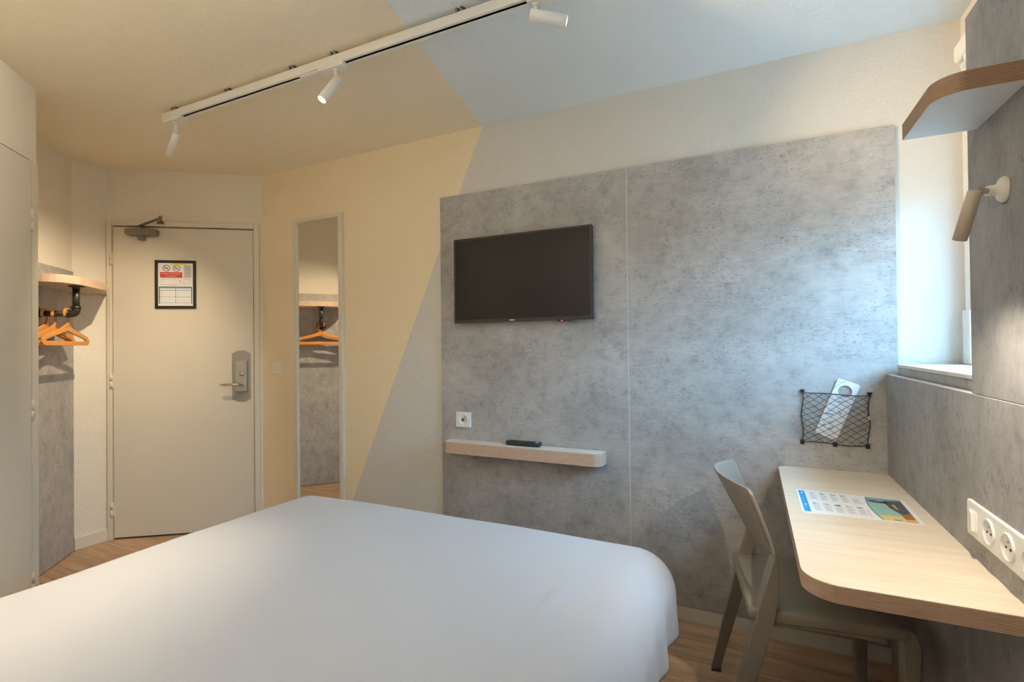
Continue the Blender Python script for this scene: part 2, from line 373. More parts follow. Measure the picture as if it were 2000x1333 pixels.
mb.prism([(x, .002, z) for x, z in rrect(.130, .318, 2.004, 2.05, .018)], (0, .05, 0)); mb.prism([(x, .004, z) for x, z in ((.19, 2.004), (.238, 2.004), (.238, 1.976), (.21, 1.974))], (0, .042, 0))
dc = mb.build('door_closer', 'closer', d1, .004)
mb = MB(F_DOOR); mb.lathe((.226, .028, 2.05), (0, 0, 1), [(0, .013), (.014, .012), (.014, 0)], 14)
A0, A1 = Vector((.212, .03, 2.068)), Vector((.385, .135, 2.098))
t = (A1-A0).normalized(); u_ = Vector((-t.y, t.x, 0)).normalized()*.009
mb.loft([[A0-u_, A0+u_, A0+u_+Vector((0, 0, .006)), A0-u_+Vector((0, 0, .006))], [A1-u_, A1+u_, A1+u_+Vector((0, 0, .006)), A1-u_+Vector((0, 0, .006))]], 0, False)
A2 = Vector((.330, .018, 2.098)); mb.tube([A1+Vector((0, 0, .01)), A2], .006, 8); mb.cyl(A1-Vector((0, 0, .004)), A1+Vector((0, 0, .016)), .009, seg=12); mb.box(.312, .348, .0165, .026, 2.088, 2.107)
mb.build('closer_arm', 'closer', dc)

# ---- bathroom door in the angled wall
d2 = thing('door_2', 'tall cream bathroom door at the left edge', 'door', fr=F_BATH, kind='structure')
mb = MB(F_BATH); mb.box(.004, .054, 0, .010, 0, 2.095); mb.build('door_frame', 'paint', d2, .003)
mb = MB(F_BATH); mb.box(.054, .70, 0, .0015, .01, 2.104); mb.build('shadow_gap', 'gap', d2)  # dark slab stands in for the shaded gap round the leaf
mb = MB(F_BATH); mb.box(.059, .70, .0015, .010, .012, 2.097); mb.build('door_leaf', 'paint', d2, .002)
for z in (1.835, .985, .22):
    mb = MB(F_BATH); mb.cyl((.056, .012, z-.047), (.056, .012, z-.001), .006, seg=14); mb.cyl((.056, .012, z+.001), (.056, .012, z+.047), .006, seg=14); mb.build('hinge', 'paint', d2)

# ---- window
w1 = thing('window_1', 'daylit window in the niche behind the desk wall boards', 'window', (WX, wy0, wz0), kind='structure')
mb = MB(); f_ = .055
mb.box(.735, .80, wy0, wy0+f_, wz0, wz1); mb.box(.735, .80, wy1-f_, wy1, wz0, wz1); mb.box(.735, .80, wy0+f_, wy1-f_, wz1-f_, wz1); mb.box(.735, .80, wy0+f_, wy1-f_, wz0, wz0+f_); mb.build('window_frame', 'white_plastic', w1, .004)
mb = MB(); mb.box(.700, .735, wy1-.012, wy1+.055, 1.165, 1.36); mb.box(.708, .735, wy1-.01, wy1+.05, 1.36, 2.36); mb.build('window_trim', 'white_plastic', w1, .003)
mb = MB(); a, b = f_, .045
mb.box(.745, .79, wy0+a, wy0+a+b, wz0+a, wz1-a); mb.box(.745, .79, wy1-a-b, wy1-a, wz0+a, wz1-a); mb.box(.745, .79, wy0+a+b, wy1-a-b, wz1-a-b, wz1-a); mb.box(.745, .79, wy0+a+b, wy1-a-b, wz0+a, wz0+a+b); sash = mb.build('window_sash', 'white_plastic', w1, .004)
mb = MB(); mb.box(.765, .771, wy0+a+b-.005, wy1-a-b+.005, wz0+a+b-.005, wz1-a-b+.005); mb.build('pane', 'glass', sash)
mb = MB(); mb.box(.500, .735, .9, D-.046, 1.151, 1.163, 0); mb.box(.503, .719, .9, D-.047, 1.10, 1.151, 1); mb.build('window_sill', ['white_right', 'concrete'], w1, .002)
mb = MB()                                                        # roller blind, wound up
bl = thing('roller_blind', 'white roller blind wound up at the top of the window niche', 'blind', (.67, 1.72, 2.25))
mb.box(.668, .718, 1.10, 2.30, 2.235, 2.30); mb.build('blind_cassette', 'blind', bl, .014, 4)
mb = MB(); mb.cyl((.685, 2.22, 2.236), (.685, 2.22, 2.212), .010, seg=14); mb.box(.678, .692, 1.13, 2.27, 2.206, 2.216); mb.build('bottom_bar', 'blind', bl, .003)

# ================================================================== THINGS ON THE WALLS
# ---- television
tv = thing('television', 'black flat television hung on the grey wall board', 'television', (-1.069, 2.36, 1.60))
x0, x1, z0, z1, yf = -1.456, -.683, 1.374, 1.829, 2.333
mb = MB(); b_ = .011
mb.box(x0, x1, yf+.004, yf+.03, z0, z1); mb.box(x0+.12, x1-.12, yf+.03, D-.018, z0+.06, z1-.12)
mb.box(x0, x0+b_, yf, yf+.006, z0, z1); mb.box(x1-b_, x1, yf, yf+.006, z0, z1); mb.box(x0+b_, x1-b_, yf, yf+.006, z1-b_, z1); mb.box(x0+b_, x1-b_, yf, yf+.006, z0, z0+.017)
mb.build('television_case', 'tv_frame', tv, .0015)
mb = MB(); mb.box(x0+b_, x1-b_, yf+.0025, yf+.0045, z0+.017, z1-b_); mb.build('screen', 'tv_screen', tv)
mb = MB(); mb.prism([(x, yf-.0006, z) for x, z in rrect(-1.122, -1.094, z0+.005, z0+.011, .002)], (0, .0008, 0)); tag(mb.build('maker_mark', 'silver', tv), 'small silver mark')
mb = MB(); mb.box(-.862, -.80, yf+.002, yf+.022, z0-.006, z0+.001, 0); mb.cyl((-.838, yf+.001, z0-.003), (-.838, yf+.003, z0-.003), .0028, seg=12, mi=1); tag(mb.build('standby_light', ['black', 'red_led'], tv), 'red standby light')
mb = MB(); mb.box(-1.20, -.94, D-.022, D-.013, 1.50, 1.72); mb.build('wall_mount', 'black', tv)

# ---- shelf under the television and what lies on it
def board(name, outline, z0, z1, mats, parent=None, bevel=.0015, org=None):
    m = MB(); m.prism([(x, y, z0) for x, y in outline], (0, 0, z1-z0), 0, 2 if len(mats) > 2 else 1, 1)
    return m.build(name, mats, parent, bevel, origin=org)
o = board('floating_shelf', rrect(-1.513, -.636, 2.290, D-.0135, [.045, .045, 0, 0]), .675, .736, ['ply_pale', 'shelftop'], org=(-1.075, 2.34, .675))
tag(o, 'long pale wooden shelf with rounded corners under the television', 'shelf')
rm = thing('remote_control', 'black remote control lying on the pale shelf', 'remote control', (-1.06, 2.345, .736))
mb = MB()
prof = rrect(-1.155, -.965, 2.328, 2.372, .014)
mb.loft([[(x, y, .7365) for x, y in [( -1.06+(px+1.06)*.97, 2.35+(py-2.35)*.85) for px, py in prof]], [(px, py, .744) for px, py in prof], [(px, py, .752) for px, py in prof], [(-1.06+(px+1.06)*.98, 2.35+(py-2.35)*.88, .757) for px, py in prof]], 0, True); mb.build('case', 'black', rm)
mb = MB()
for i in range(9):
    for j in range(3): mb.cyl((-1.125+i*.014, 2.339+j*.011, .756), (-1.125+i*.014, 2.339+j*.011, .7585), .0035, seg=10)
mb.build('buttons', 'rubber', rm)
mb = MB(); mb.box(-.99, -.976, 2.334, 2.366, .757, .7576); tag(mb.build('pale_strip', 'silver', rm), 'pale printed strip at one end')
mb = MB(); mb.cyl((-1.145, 2.35, .756), (-1.145, 2.35, .7585), .005, seg=12); tag(mb.build('power_button', 'teal', rm), 'blue-green power button')

def plate(m, fr_x, c, wd, ht, y0, th, r=.006): m.prism([(x, y0, z) for x, z in rrect(c[0]-wd/2, c[0]+wd/2, c[1]-ht/2, c[1]+ht/2, r)], (0, -th, 0))
us = thing('usb_socket', 'square white wall socket with two small ports above the pale shelf', 'socket', (-1.43, D-.013, .846))
mb = MB(); plate(mb, 0, (-1.43, .846), .094, .084, D-.013, .010); mb.build('cover_plate', 'white_plastic', us, .002)
mb = MB(); mb.lathe((-1.43, D-.023, .846), (0, -1, 0), [(0, .031), (.002, .030), (.0022, .027), (.0012, .0265), (.0012, 0)]); mb.build('insert', 'white_plastic', us)
mb = MB(); mb.box(-1.437, -1.432, D-.0262, D-.024, .838, .853); mb.box(-1.428, -1.423, D-.0262, D-.024, .838, .853); tag(mb.build('port', 'hole', us), 'dark ports')
ls = thing('light_switch', 'small cream light switch beside the entry door', 'switch', (-2.897, D, 1.116))
mb = MB(); plate(mb, 0, (-2.897, 1.116), .086, .083, D, .009); mb.build('cover_plate', 'ivory_plastic', ls, .002)
mb = MB(); mb.prism([(x, D-.009, z) for x, z in rrect(-2.917, -2.877, 1.094, 1.138, .016)], (0, -.005, 0)); mb.build('rocker', 'ivory_plastic', ls, .0015)

# ---- mirror
mi = thing('wall_mirror', 'tall narrow white-framed mirror between the entry door and the television', 'mirror', (-2.51, D, .25))
xa, xb, za, zb = -2.727, -2.300, .22, 2.099
mb = MB(); q = .033
mb.box(xa, xa+q, D-.022, D, za, zb); mb.box(xb-q, xb, D-.022, D, za, zb); mb.box(xa+q, xb-q, D-.022, D, zb-.024, zb); mb.box(xa+q, xb-q, D-.022, D, za, za+.024); mb.build('frame', 'paint', mi, .003)
mb = MB(); mb.box(xa+q-.002, xb-q+.002, D-.012, D-.006, za+.02, zb-.02); mb.build('mirror_glass', 'mirror', mi)

# ---- track lighting
TY = 1.531
tr = thing('track_rail', 'long white lighting track hung below the ceiling', 'track', (-1.1, TY, H))
ty0, ty1, tz0, tz1 = 1.513, 1.549, 2.396, 2.431
TX0, TX1 = -2.647, .20
mb = MB()
mb.box(TX0, TX1, ty0, ty0+.012, tz0, tz1); mb.box(TX0, TX1, ty1-.012, ty1, tz0, tz1); mb.box(TX0, TX1, ty0+.012, ty1-.012, tz0+.012, tz1); mb.box(TX0-.004, TX0, ty0, ty1, tz0, tz1)
mb.build('rail', 'white_metal', tr, .001)
mb = MB(); mb.box(TX0+.01, TX1-.01, ty0+.012, ty1-.012, tz0+.0115, tz0+.012); mb.box(TX0+.01, TX1-.01, ty0+.0118, ty0+.012, tz0+.002, tz0+.012); mb.box(TX0+.01, TX1-.01, ty1-.012, ty1-.0118, tz0+.002, tz0+.012); tag(mb.build('conductor_slot', 'black_slot', tr), 'dark slot along the underside')
for x in (-2.56, -2.16, -1.745, -1.51, -.915, -.3):
    mb = MB(); mb.box(x-.020, x+.020, ty0+.002, ty1-.004, tz1-.001, tz1+.003); mb.cyl((x-.010, ty0+.004, tz1), (x-.010, ty0+.004, H), .005, seg=10); mb.cyl((x+.010, ty0+.004, tz1), (x+.010, ty0+.004, H), .005, seg=10); mb.box(x-.02, x+.02, ty0+.006, ty1-.006, H-.003, H); mb.build('mounting_clip', 'zinc', tr)
mb = MB(); mb.box(-1.705, -1.59, ty0+.008, ty1-.008, tz0-.004, tz0+.011); mb.build('power_feed', 'white_metal', tr, .002)

def spotlight(name, label, x, pivot, d, energy, lit, angle=75, group='white spotlights on the ceiling track', blend=.6, col=(1.0, .83, .58), ax=0):
    root = thing(name, label, 'spotlight', (x, TY, tz0), group)
    d = Vector(d).normalized(); p = Vector(pivot)
    m = MB(); m.box(x+ax-.068, x+ax+.068, ty0-.002, ty1+.002, tz0-.014, tz0-.0005); m.box(x+ax-.06, x+ax+.06, ty0+.013, ty1-.013, tz0-.0005, tz0+.011); m.build('adapter', 'white_metal', root, .002)
    m = MB(); m.cyl((p.x, p.y, tz0-.014), (p.x, p.y, p.z-.002), .0075, seg=16); m.cyl((p.x, p.y, tz0-.014), (p.x, p.y, tz0-.022), .011, seg=16); m.build('stem', 'white_metal', root)
    m = MB(); L = .124; r = .0185; s0 = p - d*.018
    m.lathe(s0, d, [(0, 0), (0, r-.002), (.002, r), (L, r), (L, r-.002), (L-.012, r-.003), (L-.0125, 0)], 32)
    hd = m.build('lamp_head', 'white_metal', root)
    m = MB(); m.lathe(s0 + d*(L-.011), d, [(0, 0), (0, r-.0035), (.008, r-.0035), (.0105, r-.007), (.0115, 0)], 24)
    tag(m.build('lens', 'lens', hd), 'glowing warm lens')
    ld = bpy.data.lights.new('spot_beam', 'SPOT'); ld.energy = energy; ld.color = col; ld.spot_size = math.radians(angle); ld.spot_blend = blend; ld.shadow_soft_size = .012
    lo = bpy.data.objects.new('spot_beam', ld); COL.objects.link(lo); lo.location = s0 + d*(L+.002); lo.rotation_euler = d.to_track_quat('-Z', 'Y').to_euler()
    return root
spotlight('track_spotlight', 'white spotlight at the left end of the track, angled down towards the entry door', -2.57, (-2.565, TY, 2.308), (-.70, .06, -.86), 52*LAMP, True, 88, blend=1.0)
spotlight('track_spotlight', 'middle white spotlight on the track, its bright lens facing the bed', -1.52, (-1.508, TY, 2.330), (-.24, -.48, -.84), 70*LAMP, True, 62, blend=1.0)
spotlight('track_spotlight', 'white spotlight on the track pointing sideways to the window niche', -.63, (-.629, TY, 2.343), (.9, .40, -.20), 33*LAMP, True, 66, blend=1.0, col=(1.0, .70, .37), ax=.045)
spotlight('track_spotlight', 'white fill spotlight added out of view on the track, turned towards the wall behind the bed', .06, (.06, TY, 2.347), (-.62, -.78, .03), 375*LAMP, True, 100, blend=1.0, col=(1.0, .90, .75))  # added unseen lamp, bounces soft fill off the rear wall

# ---- closet shelf, rail and hangers
sh = [(-3.83, 1.835), tuple((O + w*.163 + n*.246).xy)]
for k in range(9):
    a = math.radians(90 - 90*k/8); sh.append(tuple((O + w*(.46 + .14*math.cos(a)) + n*(.106 + .14*math.sin(a))).xy))
sh += [tuple((O + w*.60 + n*.013).xy), tuple((O + w*.02 + n*.013).xy), (-3.829, 1.66)]
o = board('closet_shelf', sh, 1.611, 1.655, ['ply_pale', 'closetwood'], org=(-3.6, 1.55, 1.611))
tag(o, 'wooden wall shelf with a rounded corner above the coat hangers', 'shelf')
cr = thing('clothes_rail', 'dark iron pipe rail under the closet shelf', 'clothes rail', (.40, .194, 1.611), fr=F_CLOS)
mb = MB(F_CLOS); mb.lathe((.40, .194, 1.6105), (0, 0, -1), [(0, 0), (0, .036), (.005, .036), (.006, .020), (.016, .019)], 24); mb.build('flange', 'pipe', cr)
mb = MB(F_CLOS); mb.lathe((.40, .0125, 1.455), (0, 1, 0), [(0, 0), (0, .040), (.006, .040), (.007, .021), (.018, .020)], 24); mb.build('flange', 'pipe', cr)
mb = MB(F_CLOS); mb.cyl((.40, .194, 1.605), (.40, .194, 1.482), .0165, seg=18); mb.cyl((.40, .02, 1.455), (.40, .17, 1.455), .0155, seg=18); mb.build('pipe', 'pipe', cr)
mb = MB(F_CLOS); mb.tube([(.40, .194, 1.497), (.40, .194, 1.475), (.40, .190, 1.463), (.40, .182, 1.4565), (.40, .17, 1.455), (.40, .150, 1.455)], .0205, 18); mb.lathe((.40, .194, 1.497), (0, 0, -1), [(0, .018), (0, .0235), (.012, .0235), (.012, .02)], 20); mb.lathe((.40, .150, 1.455), (0, 1, 0), [(0, .018), (0, .0235), (.012, .0235), (.012, .02)], 20); mb.build('elbow', 'pipe', cr)

def make_hanger():
    root = thing('coat_hanger', 'front orange-brown coat hanger on the dark rail', 'coat hanger', group='orange-brown coat hangers on the closet rail')
    rail_r = .0155
    t = .0055                       # half thickness; flat plastic hanger, local x across, z up, rail axis along y at z=0
    outer = [(-.014, -.062), (-.062, -.084), (-.168, -.112), (-.220, -.128), (-.238, -.144), (-.242, -.160), (-.232, -.173), (-.210, -.178), (.210, -.178), (.232, -.173), (.242, -.160), (.238, -.144), (.220, -.128), (.168, -.112), (.062, -.084), (.014, -.062)]
    inner = [(-.006, -.096), (-.062, -.111), (-.150, -.132), (-.186, -.141), (-.204, -.147), (-.206, -.150), (-.198, -.1535), (-.184, -.154), (.184, -.154), (.198, -.1535), (.206, -.150), (.204, -.147), (.186, -.141), (.150, -.132), (.062, -.111), (.006, -.096)]
    m = MB(); N = len(outer)
    rings = []
    for i in range(N):
        (ax, az), (cx, cz) = outer[i], inner[i]
        rings.append([(ax, -t, az), (ax, t, az), (cx, t, cz), (cx, -t, cz)])
    rings.append(rings[0]); m.loft(rings, 0, False, cap=False); m.build('shoulder_frame', 'orange', root, .0022, 2)
    m = MB()                        # hook as a flat band looped over the rail
    r = rail_r + .0025; wd = .013
    ci = [(r*math.cos(a), r*math.sin(a)) for a in [math.radians(200 - 230*k/14) for k in range(15)]]
    co = [((r+wd)*math.cos(a), (r+wd)*math.sin(a)) for a in [math.radians(200 - 230*k/14) for k in range(15)]]
    ci = [(-.0165, -.036), (-.0165, -.020)] + ci; co = [(-.030, -.040), (-.0295, -.020)] + co
    ci = [(.010, -.075)] + ci; co = [(-.020, -.078)] + co
    rings = [[(a[0], -t, a[1]), (a[0], t, a[1]), (b[0], t, b[1]), (b[0], -t, b[1])] for a, b in zip(co, ci)]
    m.loft(rings, 0, False); m.build('hook', 'orange', root, .0018, 2)
    return root
h0 = make_hanger()
def dup(root, label):
    r = root.copy(); COL.objects.link(r); r['label'] = label
    for ch in list(root.children):
        c = ch.copy(); COL.objects.link(c); c.parent = r
    return r
hang = [(h0, .150, 0.0), (dup(h0, 'second orange-brown coat hanger, partly hidden by the front one'), .094, .06), (dup(h0, 'rearmost orange-brown coat hanger, nearest the grey closet board'), .050, -.04)]
for ob, q, a in hang: ob.matrix_basis = F_CLOS @ Matrix.Translation((.40, q, 1.4555)) @ Matrix.Rotation(a, 4, 'Z')

# ---- framed notice on the door
nt = thing('framed_notice', 'black-framed safety notice on the entry door', 'notice', (.416, .002, 1.686), fr=F_DOOR)
a0, a1, c0, c1 = .291, .541, 1.525, 1.848; y_ = .002
mb = MB(F_DOOR); q = .017
mb.box(a0, a0+q, y_, y_+.012, c0, c1); mb.box(a1-q, a1, y_, y_+.012, c0, c1); mb.box(a0+q, a1-q, y_, y_+.012, c1-q, c1); mb.box(a0+q, a1-q, y_, y_+.012, c0, c0+q); mb.build('frame', 'tv_frame', nt, .0015)
mb = MB(F_DOOR); P = ['paper', 'red', 'darkred', 'yellow', 'palegrey', 'pinkprint', 'tealbar', 'navy', 'greyprint']
s0, s1, t0, t1 = a0+q, a1-q, c0+q, c1-q
mb.box(s0, s1, y_, y_+.004, t0, t1, 0)
SX = lambda u: s0 + (s1-s0)*u; SZ = lambda v: t1 - (t1-t0)*v
def R(u0, u1, v0, v1, mi, k=1): mb.box(SX(u0), SX(u1), y_+.004, y_+.004+.0003*k, SZ(v1), SZ(v0), mi)
X_, Z_ = Vector((1, 0, 0)), Vector((0, 0, 1))
def T(s, size, u, v, mi): mb.text(s, size, (SX(u), y_+.0052, SZ(v)), -X_ * -1, Z_, mi)
R(.36, .84, .005, .04, 3)
for cu in (.235, .525):                                              # two prohibition signs
    cx, cz = SX(cu), SZ(.125); rO, rI = .0225, .019; N = 28
    ro = [(cx+rO*math.cos(2*math.pi*k/N), y_+.0046, cz+rO*math.sin(2*math.pi*k/N)) for k in range(N)]; ri = [(cx+rI*math.cos(2*math.pi*k/N), y_+.0046, cz+rI*math.sin(2*math.pi*k/N)) for k in range(N)]
    mb.add(ro+ri, [(k, (k+1) % N, N+(k+1) % N, N+k) for k in range(N)], 2)
    for sg in ((1,) if cu > .3 else (1,)):
        mb.add([(cx-.0145, y_+.0047, cz+.0115), (cx-.0115, y_+.0047, cz+.0145), (cx+.0145, y_+.0047, cz-.0115), (cx+.0115, y_+.0047, cz-.0145)], [(0, 1, 2, 3)], 2)
    mb.add([(cx-.014, y_+.0045, cz-.006), (cx+.010, y_+.0045, cz+.003), (cx+.009, y_+.0045, cz+.007), (cx-.015, y_+.0045, cz-.002)], [(0, 1, 2, 3)], 7)
R(.055, .685, .215, .345, 1)
T('INTERDICTION DE FUMER', .0098, .37, .255, 0); T('ET DE VAPOTER', .0098, .37, .31, 0)
R(.735, .945, .05, .345, 4)
for k in range(9): R(.75, .93, .065+k*.03, .073+k*.03, 8, 2)
for u0, u1, v0, v1 in ((.10, .32, .375, .385), (.10, .105, .375, .51), (.32, .325, .375, .48), (.34, .50, .375, .38), (.42, .425, .375, .48), (.50, .505, .37, .50), (.58, .585, .375, .46), (.72, .90, .375, .383), (.895, .90, .375, .48), (.72, .725, .375, .48), (.72, .90, .475, .48)): R(u0, u1, v0, v1, 8)
R(.10, .60, .50, .515, 5); R(.62, .80, .485, .495, 5); R(.28, .5, .525, .53, 5); R(.61, .65, .40, .45, 5)
R(.02, .965, .55, .585, 6); R(.02, .05, .585, .95, 6); R(.935, .965, .585, .95, 6)
for v in (.635, .785, .925): R(.05, .935, v, v+.008, 7)
R(.485, .497, .585, .93, 7)
for c in (0, 1):
    for k in range(6):
        R(.13+c*.45, .44+c*.45, .65+k*.045, .656+k*.045, 4); R(.085+c*.45, .108+c*.45, .648+k*.045, .662+k*.045, 7)
R(.07, .92, .60, .606, 8); R(.1, .9, .96, .966, 4)
mb.build('printed_sheet', P, nt)

# ---- upper shelf, wall lamp, socket strip
o = board('wall_shelf', rrect(.335, RX, 1.243, 1.487, [.052, 0, 0, 0], 10), 1.731, 1.770, ['ply_dark', 'shelfwhite'], org=(.40, 1.36, 1.731))
tag(o, 'small dark-edged shelf with a white underside high on the right wall', 'shelf')
wl = thing('wall_lamp', 'slim taupe wall lamp aimed down at the desk', 'wall lamp', (RX, 1.354, 1.558))
mb = MB(); mb.lathe((RX, 1.354, 1.558), (-1, 0, 0), [(0, 0), (0, .0262), (.004, .0262), (.009, .023), (.012, .0145), (.017, .011), (.030, .010), (.032, 0)], 32); tag(mb.build('wall_rose', 'ivory_plastic', wl), 'cream round wall plate')
LH = Vector((.371, 1.180, 1.521)); LD = Vector((-.14, .40, -.90)).normalized()
mb = MB(); mb.tube([(RX-.028, 1.354, 1.558), (RX-.06, 1.31, 1.548), tuple(LH + LD*.012 + Vector((.004, .008, 0)))], [.0062, .0060, .0058], 12); mb.build('arm', 'taupe_metal', wl)
mb = MB(); mb.lathe(LH, LD, [(0, 0), (0, .0100), (.0015, .0112), (.090, .0112), (.090, .0103), (.077, .0098), (.076, 0)], 32); hd = mb.build('lamp_head', 'taupe_metal', wl)
mb = MB(); mb.lathe(LH + LD*.0775, LD, [(0, 0), (0, .0092), (.003, .008), (.004, 0)], 20); tag(mb.build('bulb', 'lens', hd), 'glowing bulb')
ld = bpy.data.lights.new('desk_beam', 'SPOT'); ld.energy = 12*LAMP; ld.color = (1.0, .87, .70); ld.spot_size = math.radians(100); ld.spot_blend = .85; ld.shadow_soft_size = .01
lo = bpy.data.objects.new('desk_beam', ld); COL.objects.link(lo); lo.location = LH + LD*.092; lo.rotation_euler = LD.to_track_quat('-Z', 'Y').to_euler()

ss = thing('socket_strip', 'white four-gang plate with a switch and sockets above the desk', 'socket strip', (RX, 1.384, .831))
mb = MB(); ya, yb = 1.205, 1.5625
mb.prism([(RX, y, z) for y, z in rrect(ya, yb, .789, .872, .007)], (-.009, 0, 0)); mb.build('cover_plate', 'white_plastic', ss, .003)
mb = MB(); mb.prism([(RX-.009, y, z) for y, z in rrect(1.500, 1.540, .806, .854, .005)], (-.003, 0, 0)); sw = mb.build('switch', 'white_plastic', ss, .001)
mb = MB(); mb.add([(RX-.012, 1.503, .808), (RX-.012, 1.537, .808), (RX-.012, 1.537, .852), (RX-.012, 1.503, .852), (RX-.020, 1.503, .810), (RX-.0135, 1.537, .810), (RX-.0135, 1.537, .850), (RX-.020, 1.503, .850)], [(3, 2, 1, 0), (4, 5, 6, 7), (0, 1, 5, 4), (1, 2, 6, 5), (2, 3, 7, 6), (3, 0, 4, 7)]); mb.build('rocker', 'white_plastic', sw, .0015)
for i, y in enumerate((1.436, 1.345, 1.255)):
    mb = MB(); mb.lathe((RX-.009, y, .831), (-1, 0, 0), [(0, .0295), (.004, .0285), (.0045, .0255), (-.001, .0235), (-.001, 0)], 28); so = mb.build('socket', 'white_plastic', ss)
    mb = MB()
    for s_ in (-1, 1): mb.cyl((RX-.0075, y+s_*.0095, .829), (RX-.0105, y+s_*.0095, .829), .0026, seg=12)
    tag(mb.build('pin_hole', 'hole', so), 'dark pin holes')
    mb = MB(); mb.cyl((RX-.008, y, .842), (RX-.0115, y, .842), .0022, seg=12); tag(mb.build('earth_pin', 'steel', so), 'metal earth pin')

# ================================================================== DESK
def desk():
    out = rrect(.096, RX, 1.252, D-.0135, [.075, 0, 0, .035], 10)
    root = thing('wall_desk', 'pale plywood desk fixed in the corner under the wall lamp', 'desk', (.28, 1.82, .697))
    m = MB(); m.prism([(x, y, .697) for x, y in out], (0, 0, .0365), 0, 0, 0); tag(m.build('board', 'ply', root, .001), 'striped plywood edge')
    m = MB(); m.prism([(x, y, .7335) for x, y in out], (0, 0, .0015), 0); m.build('desktop', 'desktop', root)
desk()
# ---- leaflet
lf = thing('leaflet', 'printed guest leaflet with a blue band lying on the desk', 'leaflet', (.285, 1.885, .735))
LZ = .7352
mb = MB(); P = ['paper', 'blue', 'greyprint', 'teal', 'sea', 'sand', 'ochre', 'dusk', 'brick', 'skyprint', 'pinkprint']
q00, q10, q11, q01 = Vector((.134, 1.752, LZ)), Vector((.433, 1.760, LZ)), Vector((.438, 2.006, LZ)), Vector((.134, 2.018, LZ))
def L(u, v, z=0.0): p = q00*(1-u)*(1-v) + q10*u*(1-v) + q11*u*v + q01*(1-u)*v; return Vector((p.x, p.y, LZ + z))
mb.prism([L(0, 0), L(1, 0), L(1, 1), L(0, 1)], (0, 0, .0009), 0)
mb.build('sheet', P, lf)
mb = MB()
def LR(u0, u1, v0, v1, mi, k=1): mb.add([L(u0, v0, .0009+.00012*k), L(u1, v0, .0009+.00012*k), L(u1, v1, .0009+.00012*k), L(u0, v1, .0009+.00012*k)], [(0, 1, 2, 3)], mi)
def LP(pts, mi, k=1): mb.add([L(u, v, .0009+.00012*k) for u, v in pts], [tuple(range(len(pts)))], mi)
LR(.025, .085, .05, .95, 1); LR(.047, .063, .82, .88, 0, 2); LR(.047, .063, .30, .36, 0, 2)
for r_, v0 in ((0, .56), (1, .10)):
    for c in range(5):
        u0 = .125 + c*.098; hv = v0 + .33
        if not (r_ == 0 and c == 4): LR(u0, u0+.030 + .012*((c*7+r_*3) % 3), hv-.035, hv+.01, 1 if (c+r_) % 2 else 2); LR(u0+.032, u0+.055, hv-.03, hv, 2)
        for k in range(7):
            ln = .060 + .012*math.sin(c*5.1 + k*2.3 + r_)
            LR(u0, u0+ln, hv-.085-k*.034, hv-.072-k*.034, 2)
LR(.60, .606, .10, .40, 10); LR(.585, .615, .62, .64, 10)
arc = lambda v: .635 + .055*(2*v-1)**2*.6 + .022*(1-v)
vs = [i/14 for i in range(15)]
LP([(arc(v)-.012, .03+.94*v) for v in vs] + [(.965, .97), (.965, .03)], 3, 1)
LP([(arc(v), .03+.94*v) for v in vs] + [(.965, .97), (.965, .03)], 4, 2)
LP([(arc(0), .03), (.965, .03), (.965, .30), (.80, .22), (arc(.16), .20)], 5, 3)
LP([(arc(.75), .74), (.72, .76), (.80, .72), (.955, .70), (.955, .97), (arc(1), .97)], 9, 3)
LP([(arc(.8), .80), (.71, .86), (.76, .80), (.81, .84), (.83, .72), (.70, .73)], 7, 4)
LP([(.80, .86), (.955, .92), (.955, .30), (.885, .26), (.81, .56)], 7, 4)
LP([(.862, .28), (.955, .38), (.955, .14), (.875, .12)], 8, 5); LP([(.85, .70), (.875, .72), (.88, .50), (.86, .52)], 6, 5); LP([(.87, .10), (.955, .12), (.955, .03), (.86, .03)], 6, 4)
LP([(.78, .10), (.84, .09), (.83, .045), (.77, .05)], 9, 5)
mb.build('printing', P, lf, recalc=False)

# ================================================================== NET POCKET AND DOOR HANGER
YW = D - .013
net = thing('net_pocket', 'black string net pocket on the grey wall above the desk', 'net pocket', (.30, YW, .83))
cs = {'tl': (.188, 1.046), 'tr': (.416, 1.040), 'br': (.412, .838), 'bl': (.186, .843)}
def NP(u, v):
    a, b, c, d_ = cs['bl'], cs['br'], cs['tr'], cs['tl']
    x = (a[0]*(1-u)+b[0]*u)*(1-v) + (d_[0]*(1-u)+c[0]*u)*v; z = (a[1]*(1-u)+b[1]*u)*(1-v) + (d_[1]*(1-u)+c[1]*u)*v
    bow = .006 + .014*math.sin(math.pi*u)*math.sin(math.pi*min(1, .15+v*.75)) + .008*v*math.sin(math.pi*u)
    return Vector((x + .004*math.sin(9*v+4*u), YW - bow, z + .003*math.sin(7*u+5*v) - .004*math.sin(math.pi*u)*v))
mb = MB(); NU, NV = 6, 8
def strand(u0, v0, su, sv):
    pts = []; u, v = u0, v0
    while -1e-6 <= u <= 1+1e-6 and -1e-6 <= v <= 1+1e-6: pts.append(NP(min(1, max(0, u)), min(1, max(0, v)))); u += su; v += sv
    return pts
for i in range(NU+1):
    for sg in (1, -1):
        p = strand(i/NU, 0, sg*.5/NU/1, .5/NV)
        if len(p) > 2: mb.tube(p, .0009, 5)
for j in range(1, NV):
    p = strand(0, j/NV, .5/NU, .5/NV); 
    if len(p) > 2: mb.tube(p, .0009, 5)
    p = strand(1, j/NV, -.5/NU, .5/NV)
    if len(p) > 2: mb.tube(p, .0009, 5)
mb.build('netting', 'cord', net)
